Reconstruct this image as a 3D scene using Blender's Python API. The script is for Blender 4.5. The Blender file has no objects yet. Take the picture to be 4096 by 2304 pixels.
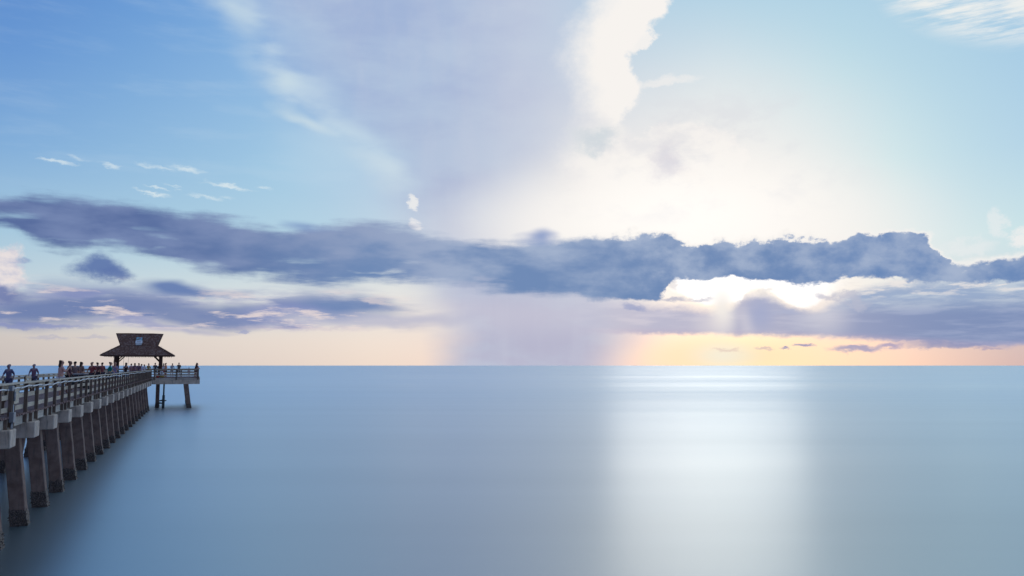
import bpy, bmesh, math, random
from mathutils import Vector, Matrix

# ------------------------------------------------------------------ camera
FPX, YAW, EYE = 3300.0, 0.363, 5.0            # focal length (px of a 4096 px frame), heading off the pier axis, height
PITCH = math.atan(310.0 / FPX)
SC = bpy.context.scene
COL = SC.collection
cam_d = bpy.data.cameras.new('camera')
cam_d.sensor_width = 36.0
cam_d.lens = FPX / 4096.0 * 36.0
cam_d.clip_start, cam_d.clip_end = 0.1, 120000.0
cam = bpy.data.objects.new('camera', cam_d)
COL.objects.link(cam)
cam.location = (0, 0, EYE)
cam.rotation_euler = (math.pi / 2 + PITCH, 0, -YAW)
SC.camera = cam
SC.render.resolution_x, SC.render.resolution_y = 1024, 576
SC.view_settings.view_transform = 'Standard'
SC.view_settings.look = 'None'
SC.view_settings.exposure = 0.0
SC.view_settings.gamma = 1.0
SC.cycles.use_denoising = True
SC.cycles.max_bounces = 6
SC.cycles.use_adaptive_sampling = True
SC.cycles.adaptive_threshold = 0.015
SC.cycles.adaptive_min_samples = 12

SUN_AZ, SUN_EL = 13.0, 8.5                     # degrees, azimuth measured from the camera heading

# ------------------------------------------------------------------ node writing helpers
class S:
    """a float socket with arithmetic"""
    def __init__(s, g, o): s.g, s.o = g, o
    def __add__(s, b): return s.g.m('ADD', s, b)
    __radd__ = __add__
    def __sub__(s, b): return s.g.m('SUBTRACT', s, b)
    def __rsub__(s, b): return s.g.m('SUBTRACT', b, s)
    def __mul__(s, b): return s.g.m('MULTIPLY', s, b)
    __rmul__ = __mul__
    def __truediv__(s, b): return s.g.m('DIVIDE', s, b)
    def __neg__(s): return s.g.m('MULTIPLY', s, -1.0)

def lin(c):
    return tuple(((v / 255) / 12.92 if v / 255 <= 0.04045 else ((v / 255 + 0.055) / 1.055) ** 2.4) for v in c) + (1.0,)

class G:
    def __init__(self, tree): self.t = tree; self.n = tree.nodes; self.l = tree.links
    def put(self, sock, v):
        if isinstance(v, S): self.l.new(v.o, sock)
        elif hasattr(v, 'is_linked'): self.l.new(v, sock)
        else: sock.default_value = v
    def m(self, op, a, b=None, c=None):
        k = self.n.new('ShaderNodeMath'); k.operation = op
        for i, v in enumerate((a, b, c)):
            if v is not None: self.put(k.inputs[i], v)
        return S(self, k.outputs[0])
    def mx(self, a, b): return self.m('MAXIMUM', a, b)
    def mn(self, a, b): return self.m('MINIMUM', a, b)
    def ss(self, x, lo, hi, a=0.0, b=1.0):
        k = self.n.new('ShaderNodeMapRange'); k.interpolation_type = 'SMOOTHSTEP'
        self.put(k.inputs['Value'], x); self.put(k.inputs['From Min'], lo); self.put(k.inputs['From Max'], hi)
        self.put(k.inputs['To Min'], a); self.put(k.inputs['To Max'], b)
        return S(self, k.outputs[0])
    def lr(self, x, lo, hi, a=0.0, b=1.0):
        k = self.n.new('ShaderNodeMapRange'); k.clamp = True
        self.put(k.inputs['Value'], x); self.put(k.inputs['From Min'], lo); self.put(k.inputs['From Max'], hi)
        self.put(k.inputs['To Min'], a); self.put(k.inputs['To Max'], b)
        return S(self, k.outputs[0])
    def vec(self, x, y, z):
        k = self.n.new('ShaderNodeCombineXYZ')
        for i, v in enumerate((x, y, z)): self.put(k.inputs[i], v)
        return k.outputs[0]
    def sep(self, v):
        k = self.n.new('ShaderNodeSeparateXYZ'); self.l.new(v, k.inputs[0])
        return [S(self, o) for o in k.outputs]
    def noise(self, v, scale=1.0, detail=4.0, rough=0.5, dist=0.0, color=False):
        k = self.n.new('ShaderNodeTexNoise')
        if v is not None: self.l.new(v, k.inputs['Vector'])
        k.inputs['Scale'].default_value = scale; k.inputs['Detail'].default_value = detail
        k.inputs['Roughness'].default_value = rough; k.inputs['Distortion'].default_value = dist
        return k.outputs['Color'] if color else S(self, k.outputs['Fac'])
    def curve(self, x, pts):
        k = self.n.new('ShaderNodeFloatCurve'); c = k.mapping.curves[0]
        pts = sorted(pts)
        c.points[0].location = pts[0]; c.points[1].location = pts[-1]
        for p in pts[1:-1]: c.points.new(*p)
        k.mapping.update(); self.put(k.inputs['Value'], x)
        return S(self, k.outputs[0])
    def ramp(self, x, stops, interp='LINEAR'):
        k = self.n.new('ShaderNodeValToRGB'); r = k.color_ramp; r.interpolation = interp
        stops = sorted(stops)
        r.elements[0].position, r.elements[0].color = stops[0][0], stops[0][1]
        r.elements[1].position, r.elements[1].color = stops[-1][0], stops[-1][1]
        for p, c in stops[1:-1]:
            e = r.elements.new(p); e.color = c
        self.put(k.inputs[0], x)
        return k.outputs[0]
    def mix(self, f, a, b, op='MIX'):
        k = self.n.new('ShaderNodeMix'); k.data_type = 'RGBA'; k.blend_type = op; k.clamp_factor = True
        self.put(k.inputs[0], f)
        for i, v in ((6, a), (7, b)):
            if isinstance(v, tuple): k.inputs[i].default_value = v
            else: self.l.new(v, k.inputs[i])
        return k.outputs[2]

def P(x, y):
    """photo pixel -> (azimuth from the camera heading, elevation) in degrees"""
    cx, cy = (x - 2048) / FPX, -(y - 1152) / FPX
    fy = math.cos(PITCH) - cy * math.sin(PITCH); fz = math.sin(PITCH) + cy * math.cos(PITCH)
    return math.degrees(math.atan2(cx, fy)), math.degrees(math.atan2(fz, math.hypot(cx, fy)))

# ------------------------------------------------------------------ sky
W = bpy.data.worlds.new('World'); SC.world = W; W.use_nodes = True
W.cycles.sampling_method = 'NONE'              # broad, even light: no importance map needed
g = G(W.node_tree); g.n.clear()
tc = g.n.new('ShaderNodeTexCoord')
hd = g.n.new('ShaderNodeVectorRotate'); hd.rotation_type = 'Z_AXIS'
g.l.new(tc.outputs['Generated'], hd.inputs['Vector']); hd.inputs['Angle'].default_value = YAW
DIR = hd.outputs[0]                            # x: right of the camera heading, y: along it
rx, ry, dz = g.sep(DIR)
A = g.m('ARCTAN2', rx, ry) * (180 / math.pi)
EL = g.m('ARCSINE', dz) * (180 / math.pi)
AE = g.vec(A, EL, 0.0)

def mapping(v, loc=(0, 0, 0), rot=0.0, scale=(1, 1, 1), kind='POINT', shear=None):
    k = g.n.new('ShaderNodeMapping'); k.vector_type = kind; g.l.new(v, k.inputs['Vector'])
    k.inputs['Location'].default_value = loc
    k.inputs['Rotation'].default_value = rot if isinstance(rot, tuple) else (0, 0, rot)
    k.inputs['Scale'].default_value = scale
    return k.outputs[0]
def vm(op, a, b=None, c=None):
    k = g.n.new('ShaderNodeVectorMath'); k.operation = op
    for i, v in enumerate((a, b, c)):
        if v is None: continue
        if isinstance(v, tuple): k.inputs[i].default_value = v
        else: g.l.new(v, k.inputs[i])
    return S(g, k.outputs['Value']) if op in ('LENGTH', 'DOT_PRODUCT') else k.outputs[0]
def skynoise(s, zs, seed, detail=5, rough=0.55, tilt=0.0, color=False, dist=0.0):
    v = mapping(DIR, (seed, seed * 0.7, 0), (0.0, tilt, 0.0), (s, s, s * zs)) if tilt else vm('MULTIPLY_ADD', DIR, (s, s, s * zs), (seed, seed * 0.7, 0.0))
    return g.noise(v, 1.0, detail, rough, dist, color)
def warped(s, zs, seed, ka, ke, detail=5, rough=0.55, base=None):
    k = g.n.new('ShaderNodeSeparateColor'); g.l.new(skynoise(s, zs, seed, detail, rough, color=True), k.inputs[0])
    return g.vec(A + (S(g, k.outputs[0]) - 0.5) * ka, EL + (S(g, k.outputs[1]) - 0.5) * ke, 0.0)

# clear air: colour rows by elevation, each a run of colours by azimuth
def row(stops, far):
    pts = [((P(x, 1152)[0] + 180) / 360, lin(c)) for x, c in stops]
    l1, l2, l3 = far  # unseen azimuths: brighter right, dim and warm behind, to set the pier's light
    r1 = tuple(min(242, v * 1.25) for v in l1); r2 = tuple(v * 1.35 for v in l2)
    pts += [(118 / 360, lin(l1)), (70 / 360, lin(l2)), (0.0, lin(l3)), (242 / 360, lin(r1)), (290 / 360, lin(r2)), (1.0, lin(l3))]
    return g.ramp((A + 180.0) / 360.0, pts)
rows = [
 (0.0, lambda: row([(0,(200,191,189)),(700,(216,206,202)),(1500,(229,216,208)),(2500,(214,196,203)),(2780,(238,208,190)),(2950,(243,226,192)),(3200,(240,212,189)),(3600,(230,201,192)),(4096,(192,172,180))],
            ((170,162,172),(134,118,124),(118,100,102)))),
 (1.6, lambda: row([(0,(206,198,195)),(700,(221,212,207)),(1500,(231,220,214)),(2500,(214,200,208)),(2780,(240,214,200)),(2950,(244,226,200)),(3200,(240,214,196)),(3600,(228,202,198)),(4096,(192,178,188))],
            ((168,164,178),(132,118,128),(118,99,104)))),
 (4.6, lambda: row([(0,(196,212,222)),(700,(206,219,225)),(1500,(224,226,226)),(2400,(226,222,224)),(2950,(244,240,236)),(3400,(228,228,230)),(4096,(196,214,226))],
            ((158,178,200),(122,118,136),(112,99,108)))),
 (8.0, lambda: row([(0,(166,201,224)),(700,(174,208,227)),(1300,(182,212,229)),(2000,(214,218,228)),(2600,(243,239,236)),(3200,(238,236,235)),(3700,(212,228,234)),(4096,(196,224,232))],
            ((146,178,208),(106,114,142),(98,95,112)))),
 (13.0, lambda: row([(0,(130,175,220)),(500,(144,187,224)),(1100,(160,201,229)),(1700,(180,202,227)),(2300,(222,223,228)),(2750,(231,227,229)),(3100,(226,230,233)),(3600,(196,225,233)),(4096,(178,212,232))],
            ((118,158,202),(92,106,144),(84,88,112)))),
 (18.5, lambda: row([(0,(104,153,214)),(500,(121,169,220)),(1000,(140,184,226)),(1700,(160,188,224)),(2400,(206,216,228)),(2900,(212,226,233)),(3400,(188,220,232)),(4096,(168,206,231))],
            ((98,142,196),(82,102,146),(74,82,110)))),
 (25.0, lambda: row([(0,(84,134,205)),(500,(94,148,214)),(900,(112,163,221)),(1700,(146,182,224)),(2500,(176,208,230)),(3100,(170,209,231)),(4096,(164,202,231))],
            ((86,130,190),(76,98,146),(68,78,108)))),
 (60.0, lambda: g.mix(g.ss(A, -60.0, 60.0), lin((104,132,182)), lin((168,194,220)))),  # unseen overhead sky, brightened to light the pier
]
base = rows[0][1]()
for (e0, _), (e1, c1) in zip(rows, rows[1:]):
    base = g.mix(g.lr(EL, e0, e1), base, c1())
nish = g.n.new('ShaderNodeTexSky'); nish.sky_type = 'NISHITA'; nish.sun_disc = False
nish.sun_elevation = math.radians(SUN_EL); nish.sun_rotation = YAW + math.radians(SUN_AZ)
base = g.mix(0.06, base, g.mix(1.0, nish.outputs[0], (0.1, 0.1, 0.1, 1.0), 'MULTIPLY'))
# sky outside the view: base rows tuned to light the pier, drifting bands of cloud
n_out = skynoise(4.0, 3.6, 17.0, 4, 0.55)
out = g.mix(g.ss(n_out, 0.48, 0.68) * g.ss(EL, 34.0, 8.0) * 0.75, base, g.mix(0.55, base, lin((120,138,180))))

WHITE = lin((247, 243, 239))
def ucurve(pts, a_=None):      # outline -> elevation as a curve of azimuth
    q = [((a + 40) / 80, e / 30) for a, e in (P(x, y) for x, y in pts)]
    q = [(0.0, q[0][1])] + q + [(1.0, q[-1][1])]
    return g.curve(((a_ or A) + 40.0) / 80.0, q) * 30.0
def ecurve(pts):      # outline -> azimuth as a curve of elevation
    q = sorted((e / 30, (a + 40) / 80) for a, e in (P(x, y) for x, y in pts))
    q = ([(0.0, q[0][1])] if q[0][0] > 0.001 else []) + q + [(1.0, q[-1][1])]
    return g.curve(EL / 30.0, q) * 80.0 - 40.0
def dist(x, y, wx, wy, v=None, rot=0.0):
    a0, e0 = P(x, y); kx = P(x + wx, y)[0] - a0; ky = e0 - P(x, y + wy)[1]
    if not rot: return vm('LENGTH', vm('MULTIPLY_ADD', v or AE, (1 / kx, 1 / ky, 0.0), (-a0 / kx, -e0 / ky, 0.0)))
    a, e = (az_(v), el_(v)) if v else (A, EL)
    c, s_ = math.cos(rot), math.sin(rot)
    u = g.m('MULTIPLY_ADD', a, c / kx, g.m('MULTIPLY_ADD', e, s_ / kx, -(a0 * c + e0 * s_) / kx))
    w = g.m('MULTIPLY_ADD', a, -s_ / ky, g.m('MULTIPLY_ADD', e, c / ky, (a0 * s_ - e0 * c) / ky))
    return g.m('SQRT', g.m('MULTIPLY_ADD', u, u, w * w))
def soft(x, y, wx, wy, gain=1.0, v=None, rot=0.0):
    return g.ss(dist(x, y, wx, wy, v, rot), 2.0, 0.0, 0.0, gain)
def blob(x, y, wx, wy, v, s=0.5, rot=0.0, gain=1.0):
    """lump with the ragged outline of the warped coordinates v"""
    return g.ss(dist(x, y, wx, wy, v, rot), 1.0 + s * 0.45, 1.0 - s * 0.75, 0.0, gain)
col = base
def lay(mask, c):
    global col
    col = g.mix(mask, col, c if not (isinstance(c, tuple) and len(c) == 3) else lin(c))

v_soft = warped(8.0, 2.4, 3.1, 6.0, 2.4, 3, 0.5)              # wind-drawn outlines
v_rag = warped(22.0, 1.5, 11.7, 3.2, 2.2, 6, 0.62)            # billowing outlines
v_fine = warped(60.0, 2.0, 5.9, 1.4, 0.8, 4, 0.62)
v_cau = warped(34.0, 1.2, 66.6, 3.4, 2.8, 6, 0.66)            # cauliflower heads
def az_(v): return g.sep(v)[0]
def el_(v): return g.sep(v)[1]
n_big = skynoise(7.0, 2.6, 21.3, 4, 0.55)
n_strk = skynoise(14.0, 7.0, 8.2, 5, 0.55, tilt=0.10)         # long horizontal streaks

# --- veil of the far shower cloud, lavender, broad at the top and falling as a rain shaft
vl = ecurve([(1000,0),(1110,150),(1210,300),(1330,430),(1500,600),(1640,760),(1690,900),(1700,1100),(1745,1250),(1790,1340),(1800,1462)])
vr = ecurve([(2380,0),(2350,200),(2350,450),(2220,620),(2080,760),(2010,880),(2120,1000),(2560,1120),(2600,1250),(2560,1350),(2500,1462)])
veil = g.ss((az_(v_soft) * 0.6 + A * 0.4 - vl) / g.lr(EL, 0.0, 14.0, 1.9, 4.8), -1.0, 1.0) * g.ss((vr - A) / g.lr(EL, 0.0, 14.0, 3.6, 7.0), -0.6, 1.0, 0.0, 0.92)
veil_c = g.mix(g.ss(EL, 0.5, 22.0), lin((176,179,205)), lin((163,181,215)))
veil_c = g.mix(g.ss(n_big, 0.36, 0.66, 0.0, 0.45), veil_c, lin((190,208,226)))
veil_c = g.mix(g.ss(EL, 5.6, 3.6, 0.0, 1.0) * g.ss(EL, 1.2, 3.6, 0.0, 0.5), veil_c, lin((200,197,214)))
veil_c = g.mix(g.ss(A, -8.0, 6.0) * g.ss(EL, 4.0, 12.0, 0.0, 0.65), veil_c, lin((216,216,225)))
veil_c = g.mix(g.ss(skynoise(30.0, 0.16, 63.0, 4, 0.55), 0.42, 0.68, 0.0, 0.16), veil_c, lin((202,206,222)))
lay(veil, veil_c)

# --- pale wisps along the veil's left edge
wl = ecurve([(900,0),(1010,90),(1130,290),(1240,440),(1420,560),(1560,690),(1600,760)])
wd = az_(v_soft) * 0.6 + az_(v_rag) * 0.1 + A * 0.3 - wl
wisp = g.ss(g.m('ABSOLUTE', wd), 3.4, 0.0) * g.ss(EL, 10.5, 13.5) * g.ss(skynoise(13, 2.6, 41.0, 4, 0.5, tilt=-0.6), 0.36, 0.66, 0.0, 0.62)
lay(wisp, (202,220,232))
lay(soft(1330, 610, 190, 110, 0.5, v_soft), (190,216,232))
lay(soft(1210, 462, 80, 22, 0.6, v_soft, -0.5), (208,224,230))
lay(soft(1480, 690, 110, 46, 0.5, v_soft, -0.4), (206,221,230))
lay(soft(1130, 310, 46, 30, 0.6, v_soft), (204,222,230))
lay(soft(930, 30, 70, 60, 0.6, v_soft, -0.6), (204,222,230))

# --- broad white glare round the sun, and the sunlit cumulus beside the veil
lay(soft(2700, 890, 580, 190, 1.0), WHITE)
lay(soft(2950, 740, 480, 330, 0.5), WHITE)
lay(soft(2650, 930, 640, 170, 0.8), WHITE)
cl_l = ecurve([(2400,0),(2320,130),(2300,260),(2350,420),(2400,560),(2440,700),(2400,800)])
cl_r = ecurve([(2700,0),(2620,90),(2550,180),(2520,250),(2570,350),(2520,450),(2500,540),(2600,640),(2800,760)])
aw = az_(v_rag) * 0.55 + az_(v_cau) * 0.75 - A * 0.3
lay(g.ss(aw - cl_l, -1.8, 1.8) * g.ss(cl_r - aw, -0.3, 0.45) * g.ss(EL, 9.5, 12.0), WHITE)
lay(blob(2720, 590, 210, 90, v_cau, 0.3, 0, 0.85), WHITE)
lay(blob(2880, 640, 120, 80, v_cau, 0.3, 0, 0.9), WHITE)
lay(blob(2420, 640, 170, 130, v_cau, 0.9, 0, 0.8), WHITE)
lay(soft(2660, 640, 50, 60, 0.8, v_cau, 0.4), (214,211,220))
lay(soft(2380, 555, 80, 36, 0.75, v_cau, 0.2), (198,210,218))
lay(blob(2660, 322, 110, 18, v_rag, 0.9, 0.1, 0.6), WHITE)
lay(blob(2570, 165, 44, 34, v_cau, 0.6, 0.1, 0.9), WHITE)

lay(g.ss(skynoise(12.0, 1.8, 29.3, 6, 0.6), 0.46, 0.66) * g.ss(EL, 8.6, 10.5) * g.ss(EL, 21.0, 15.0) * soft(2780, 560, 480, 300, 0.55), (216,217,224))
# the air round the hidden sun is brighter than the film can hold
col = g.mix(1.0, col, g.mix(soft(2740, 870, 420, 170), (1.0, 1.0, 1.0, 1.0), (1.12, 1.12, 1.11, 1.0)), 'MULTIPLY')

# --- cirrus at upper right
cib = ucurve([(3380,-90),(3480,10),(3600,90),(3800,160),(4096,205)])
lay(g.ss(el_(v_soft) * 0.4 + EL * 0.6 - cib, -0.4, 1.8) * g.ss(A, P(3400,0)[0], P(3580,0)[0]) * g.ss(skynoise(13.0, 8.0, 53.0, 6, 0.62, tilt=0.40), 0.33, 0.60, 0.0, 0.95), (238,240,238))

lay(blob(3990, 890, 36, 60, v_cau, 0.8, 0.2, 0.55), (236,238,238))
lay(blob(4090, 960, 70, 44, v_cau, 0.7, 0.1, 0.8), (242,240,238))
lay(blob(3870, 985, 90, 34, v_cau, 0.9, 0.0, 0.5), (236,238,238))

lay(g.ss(skynoise(7.0, 6.0, 37.7, 5, 0.6, tilt=0.12), 0.46, 0.70) * g.ss(A, -2.0, -12.0) * g.ss(EL, 9.5, 13.0, 0.0, 0.13), (196,216,232))
# --- small bright flecks high on the left
for x, y, wx, wy, k in ((205,642,55,9,.75),(262,650,40,9,.6),(440,660,32,9,.7),(745,677,55,13,.8),(620,668,60,10,.35),(613,774,56,8,.95),(625,750,32,6,.7),(915,747,72,9,.95),(835,788,45,8,.6),(1055,752,26,7,.6),(320,634,36,10,.4),(580,664,30,6,.4),(655,672,24,6,.45),(780,785,30,5,.45),(690,742,34,4,.4),(905,790,26,5,.4),(710,757,18,4,.4)):
    lay(blob(x, y, wx * 1.15, wy * 0.8, v_fine, 1.3, -0.12, k * 0.85), (222,234,238))
lay(blob(1650, 812, 16, 36, v_fine, 0.7, 0.35, 0.9), (236,236,236))
lay(blob(1660, 900, 26, 18, v_fine, 0.7, -0.5, 0.85), (236,234,236))

# --- low sky under the band, left: broken lavender and peach cloud
lowL = g.ss(A, P(1800,1200)[0], P(1350,1200)[0]) * g.ss(EL, 2.1, 2.6) * g.ss(EL, 5.8, 3.8)
low_n = skynoise(9.0, 6.0, 61.0, 5, 0.56)
low_m = g.ss(low_n, 0.36, 0.62)
lay(lowL * low_m, g.ramp(low_m, [(0.0, lin((216,208,214))), (0.5, lin((178,178,206))), (1.0, lin((124,138,184)))]))
for x, y, wx, wy, k, c in ((260,1238,420,66,.97,(110,128,174)),(760,1244,420,52,.92,(120,136,178)),(1390,1226,210,50,.92,(114,138,182)),(1130,1248,230,34,.7,(138,149,194)),(1500,1278,330,34,.6,(158,165,200)),
                           (330,1168,150,22,.85,(132,143,188)),(100,1302,300,12,.8,(138,147,190)),(560,1306,330,14,.7,(150,156,194)),
                           (722,1144,160,36,.97,(104,128,178)),(395,1068,95,50,.97,(97,121,172)),(455,1098,66,32,.9,(94,117,170)),(60,1048,62,16,.6,(128,150,194)),
                           (975,1328,34,6,.7,(150,158,196)),(1190,1312,300,9,.35,(190,180,200)),(190,1352,95,9,.45,(166,168,194)),(380,1350,60,8,.4,(166,168,194))):
    lay(blob(x, y, wx, wy, v_fine if wy < 13 else v_soft if wx > 130 else v_rag, 0.9, 0.0, k), c)
lay(blob(-25, 1085, 110, 110, v_cau, 0.5, 0.35, 0.9), g.mix(g.ss(n_strk * 0.4 + skynoise(40.0, 1.4, 18.8, 5, 0.6) * 0.6, 0.42, 0.62), lin((236,225,223)), lin((188,190,212))))          # sunlit tower at the edge
lay(blob(0, 1178, 105, 46, v_rag, 0.7, 0, 0.92), (116,128,174))
lay(g.ss(skynoise(15, 6.0, 71.0, 5, 0.6), 0.52, 0.66) * lowL * 0.85, (230,216,214))

# --- low sky, right: grey lavender sheet over the horizon glow, torn open towards the sun
rb = ucurve([(2200,1330),(2500,1338),(2700,1342),(2950,1345),(3200,1352),(3450,1362),(3700,1378),(3950,1392),(4096,1392)])
rt = ucurve([(2200,1200),(2400,1205),(2600,1218),(2750,1225),(2900,1240),(2980,1190),(3080,1190),(3170,1225),(3260,1240),(3330,1210),(3420,1170),(3600,1135),(3800,1125),(4096,1115)])
es = el_(v_fine) * 0.7 + el_(v_rag) * 0.3
sheet = g.ss(es - rb, -0.12, 0.3) * g.ss(rt - es, -0.4, 0.5) * g.ss(A, P(2200,1300)[0], P(2650,1300)[0], 0.0, 0.95)
sh_c = g.mix(g.ss(A, P(2700,1250)[0], P(3900,1250)[0]), lin((184,184,206)), lin((122,142,184)))
sh_c = g.mix(g.ss(n_strk, 0.42, 0.64, 0.0, 0.7), sh_c, g.mix(g.ss(A, 10.0, 28.0), lin((206,202,216)), lin((152,166,200))))
sh_c = g.mix(g.ss(EL - rb, 0.6, 0.0, 0.0, 0.5), sh_c, lin((186,170,196)))
sh_c = g.mix(g.ss(EL, 3.0, 4.4) * g.ss(A, 17.0, 22.0, 0.0, 0.8), sh_c, g.mix(g.ss(n_strk, 0.4, 0.62), lin((156,176,206)), lin((200,211,222))))
lay(sheet, sh_c)

# --- the opening below the band where the sun stands, and light falling from it
SUNW = tuple(c * 1.3 for c in WHITE[:3]) + (1.0,)
hole = g.ss(el_(v_fine) - ucurve([(2600,1215),(2700,1180),(2800,1215),(2900,1225),(2960,1215),(3000,1165),(3080,1170),(3150,1215),(3230,1235),(3300,1200),(3380,1160),(3480,1140),(3700,1140)]), -0.08, 0.32) * g.ss(az_(v_fine), P(2630,0)[0], P(2690,0)[0]) * g.ss(az_(v_fine), P(3420,1200)[0], P(3240,1200)[0]) * g.ss(EL, 7.2, 6.4)
lay(hole, SUNW)
lay(g.ss(skynoise(26, 5.0, 77.0, 4, 0.6, tilt=-0.25), 0.48, 0.62) * g.ss(A, P(3250,0)[0], P(3450,0)[0]) * g.ss(EL, 3.9, 4.8) * g.ss(EL, 7.0, 5.4, 0.0, 0.75), (238,231,227))
lay(soft(2890, 1240, 40, 70, 0.95), (243,237,231))
lay(soft(2850, 1300, 60, 34, 0.5), (230,222,222))
lay(soft(3300, 1260, 80, 70, 0.5), (226,222,226))
lay(blob(2700, 1200, 70, 10, v_fine, 0.9, 0, 0.8), (182,182,200))
lay(blob(2810, 1199, 44, 7, v_fine, 0.9, 0, 0.7), (192,190,203))
lay(blob(2690, 1140, 22, 26, v_fine, 0.8, 0, 0.6), (214,208,210))
lay(blob(3060, 1168, 40, 16, v_cau, 0.9, 0, 0.45), (220,216,214))
lay(soft(2985, 1285, 22, 50, 0.4, None, 0.25), (224,218,222))
lay(blob(3300, 1188, 46, 12, v_fine, 0.9, -0.2, 0.75), (196,194,208))
lay(soft(3040, 1255, 44, 56, 0.55), (156,167,204))
lay(blob(3150, 1252, 70, 12, v_fine, 0.9, 0, 0.6), (176,182,208))
lay(blob(3400, 1195, 70, 22, v_cau, 0.8, -0.25, 0.7), (186,188,206))
lay(blob(2540, 1228, 50, 14, v_fine, 0.8, -0.2, 0.7), (150,160,198))

# --- glow on the horizon below the sun
lay(soft(2930, 1425, 270, 52, 0.85), (245,227,188))
lay(soft(2890, 1420, 100, 44, 0.8), (247,240,222))
for x, y, wx, wy, k, c in ((3430,1393,110,14,.85,(158,157,192)),(3220,1381,46,7,.9,(158,153,188)),(3140,1392,20,6,.85,(162,155,188)),(3060,1394,34,6,.6,(204,178,186)),(2905,1397,52,6,.55,(222,196,186)),(3560,1383,54,12,.85,(168,159,192)),(3800,1380,180,14,.75,(136,145,186)),(3950,1395,60,6,.6,(160,152,184))):
    lay(blob(x, y, wx, wy, v_fine, 0.8, 0, k), c)

# --- the long dark band
a_band = A * 0.35 + az_(v_cau) * 0.65
top = ucurve([(0,796),(100,782),(200,790),(350,808),(500,818),(650,836),(720,856),(850,866),(950,894),(1100,924),(1220,918),(1320,898),(1450,890),(1600,900),(1700,930),(1850,958),(2050,970),(2160,958),(2260,958),(2350,950),(2480,945),(2640,943),(2720,956),(2790,976),(2870,958),(2950,965),(3060,964),(3140,945),(3250,945),(3360,964),(3440,950),(3540,944),(3610,938),(3660,948),(3720,968),(3780,1004),(3830,1056),(3900,1064),(4000,1044),(4096,1028)], a_band)
bot = ucurve([(0,900),(100,945),(200,985),(300,1000),(400,980),(480,985),(560,1010),(680,1035),(760,1060),(860,1078),(1000,1102),(1200,1126),(1400,1134),(1600,1128),(1750,1142),(1900,1160),(2100,1176),(2300,1190),(2500,1202),(2600,1196),(2660,1166),(2700,1114),(2850,1114),(3000,1124),(3150,1138),(3300,1126),(3450,1110),(3600,1114),(3700,1124),(3850,1132),(3950,1138),(4096,1124)], a_band)
kr = g.ss(A, -1.0, 12.0)                                       # left: drawn out by the wind; right: billowing
eb = el_(v_soft) * 0.4 + el_(v_rag) * 0.3 + EL * 0.3
eb = eb + (el_(v_rag) * 0.4 + el_(v_fine) * 0.6 - eb) * kr
n_cau = skynoise(34.0, 1.4, 66.6, 6, 0.58)
eb = eb + (n_cau - 0.5) * (kr * g.lr(EL, 6.2, 8.2, 1.5, 2.6)) + (n_strk - 0.5) * g.lr(A, -6.0, 8.0, 1.6, 0.3)
sw = g.lr(A, -5.0, 12.0, 1.0, 0.30)
band = g.ss((top - eb) / sw, -0.45, 0.5) * g.ss((eb - bot) / sw, -0.35, 0.6)
n_b = skynoise(10.0, 3.0, 90.5, 5, 0.5, tilt=-0.06)
n_b2 = skynoise(26.0, 1.6, 44.1, 5, 0.55)
b_dark = g.mix(g.ss(A, -28.0, -8.0), lin((86,107,156)), lin((112,139,182)))
b_dark = g.mix(g.ss(A, 14.0, 26.0), b_dark, lin((107,137,184)))
b_lite = g.mix(g.ss(A, -26.0, 4.0), lin((118,136,178)), lin((165,180,206)))
b_mix = n_b + (n_b2 * 0.6 + n_cau * 0.4 - n_b) * (kr * 0.8) + (EL - (top + bot) * 0.5) * 0.035
b_col = g.mix(g.ss(b_mix, 0.36, 0.66), b_dark, b_lite)
b_hole = g.ss(skynoise(11.0, 6.0, 14.4, 4, 0.5, tilt=0.05), 0.58, 0.72) * g.ss(EL - bot, 2.2, 0.5) * g.ss(A, 8.0, -6.0, 0.0, 0.6)
lay(g.ss(eb - top, 0.5, 0.0) * g.ss(eb - top, -0.4, 0.1) * kr * 0.85, WHITE)
lay(band * (1.0 - b_hole), b_col)
lay(soft(2150, 945, 50, 22, 0.9, v_soft), (136,156,200))
lay(soft(1230, 915, 80, 20, 0.6, v_soft), (120,148,196))

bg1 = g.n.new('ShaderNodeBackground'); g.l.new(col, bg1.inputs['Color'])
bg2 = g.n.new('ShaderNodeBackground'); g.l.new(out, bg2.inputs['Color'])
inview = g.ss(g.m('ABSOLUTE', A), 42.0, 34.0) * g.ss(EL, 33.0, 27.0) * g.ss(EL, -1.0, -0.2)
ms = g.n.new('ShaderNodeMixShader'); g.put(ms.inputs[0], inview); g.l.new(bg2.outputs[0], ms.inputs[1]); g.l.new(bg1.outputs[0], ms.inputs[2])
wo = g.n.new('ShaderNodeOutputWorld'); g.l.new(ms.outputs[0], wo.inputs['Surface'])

# ------------------------------------------------------------------ sun, veiled by the cloud band
sd = bpy.data.lights.new('sun', 'SUN'); sd.energy = 0.060; sd.angle = math.radians(13.0); sd.color = (1.0, 0.89, 0.76)
so = bpy.data.objects.new('sun', sd); COL.objects.link(so)
az = YAW + math.radians(SUN_AZ); el = math.radians(SUN_EL)
so.rotation_euler = Vector((math.sin(az) * math.cos(el), math.cos(az) * math.cos(el), math.sin(el))).to_track_quat('Z', 'Y').to_euler()

# ------------------------------------------------------------------ materials
def mat(name, build):
    m = bpy.data.materials.new(name); m.use_nodes = True
    h = G(m.node_tree); b = h.n['Principled BSDF']; build(h, b); return m

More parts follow.
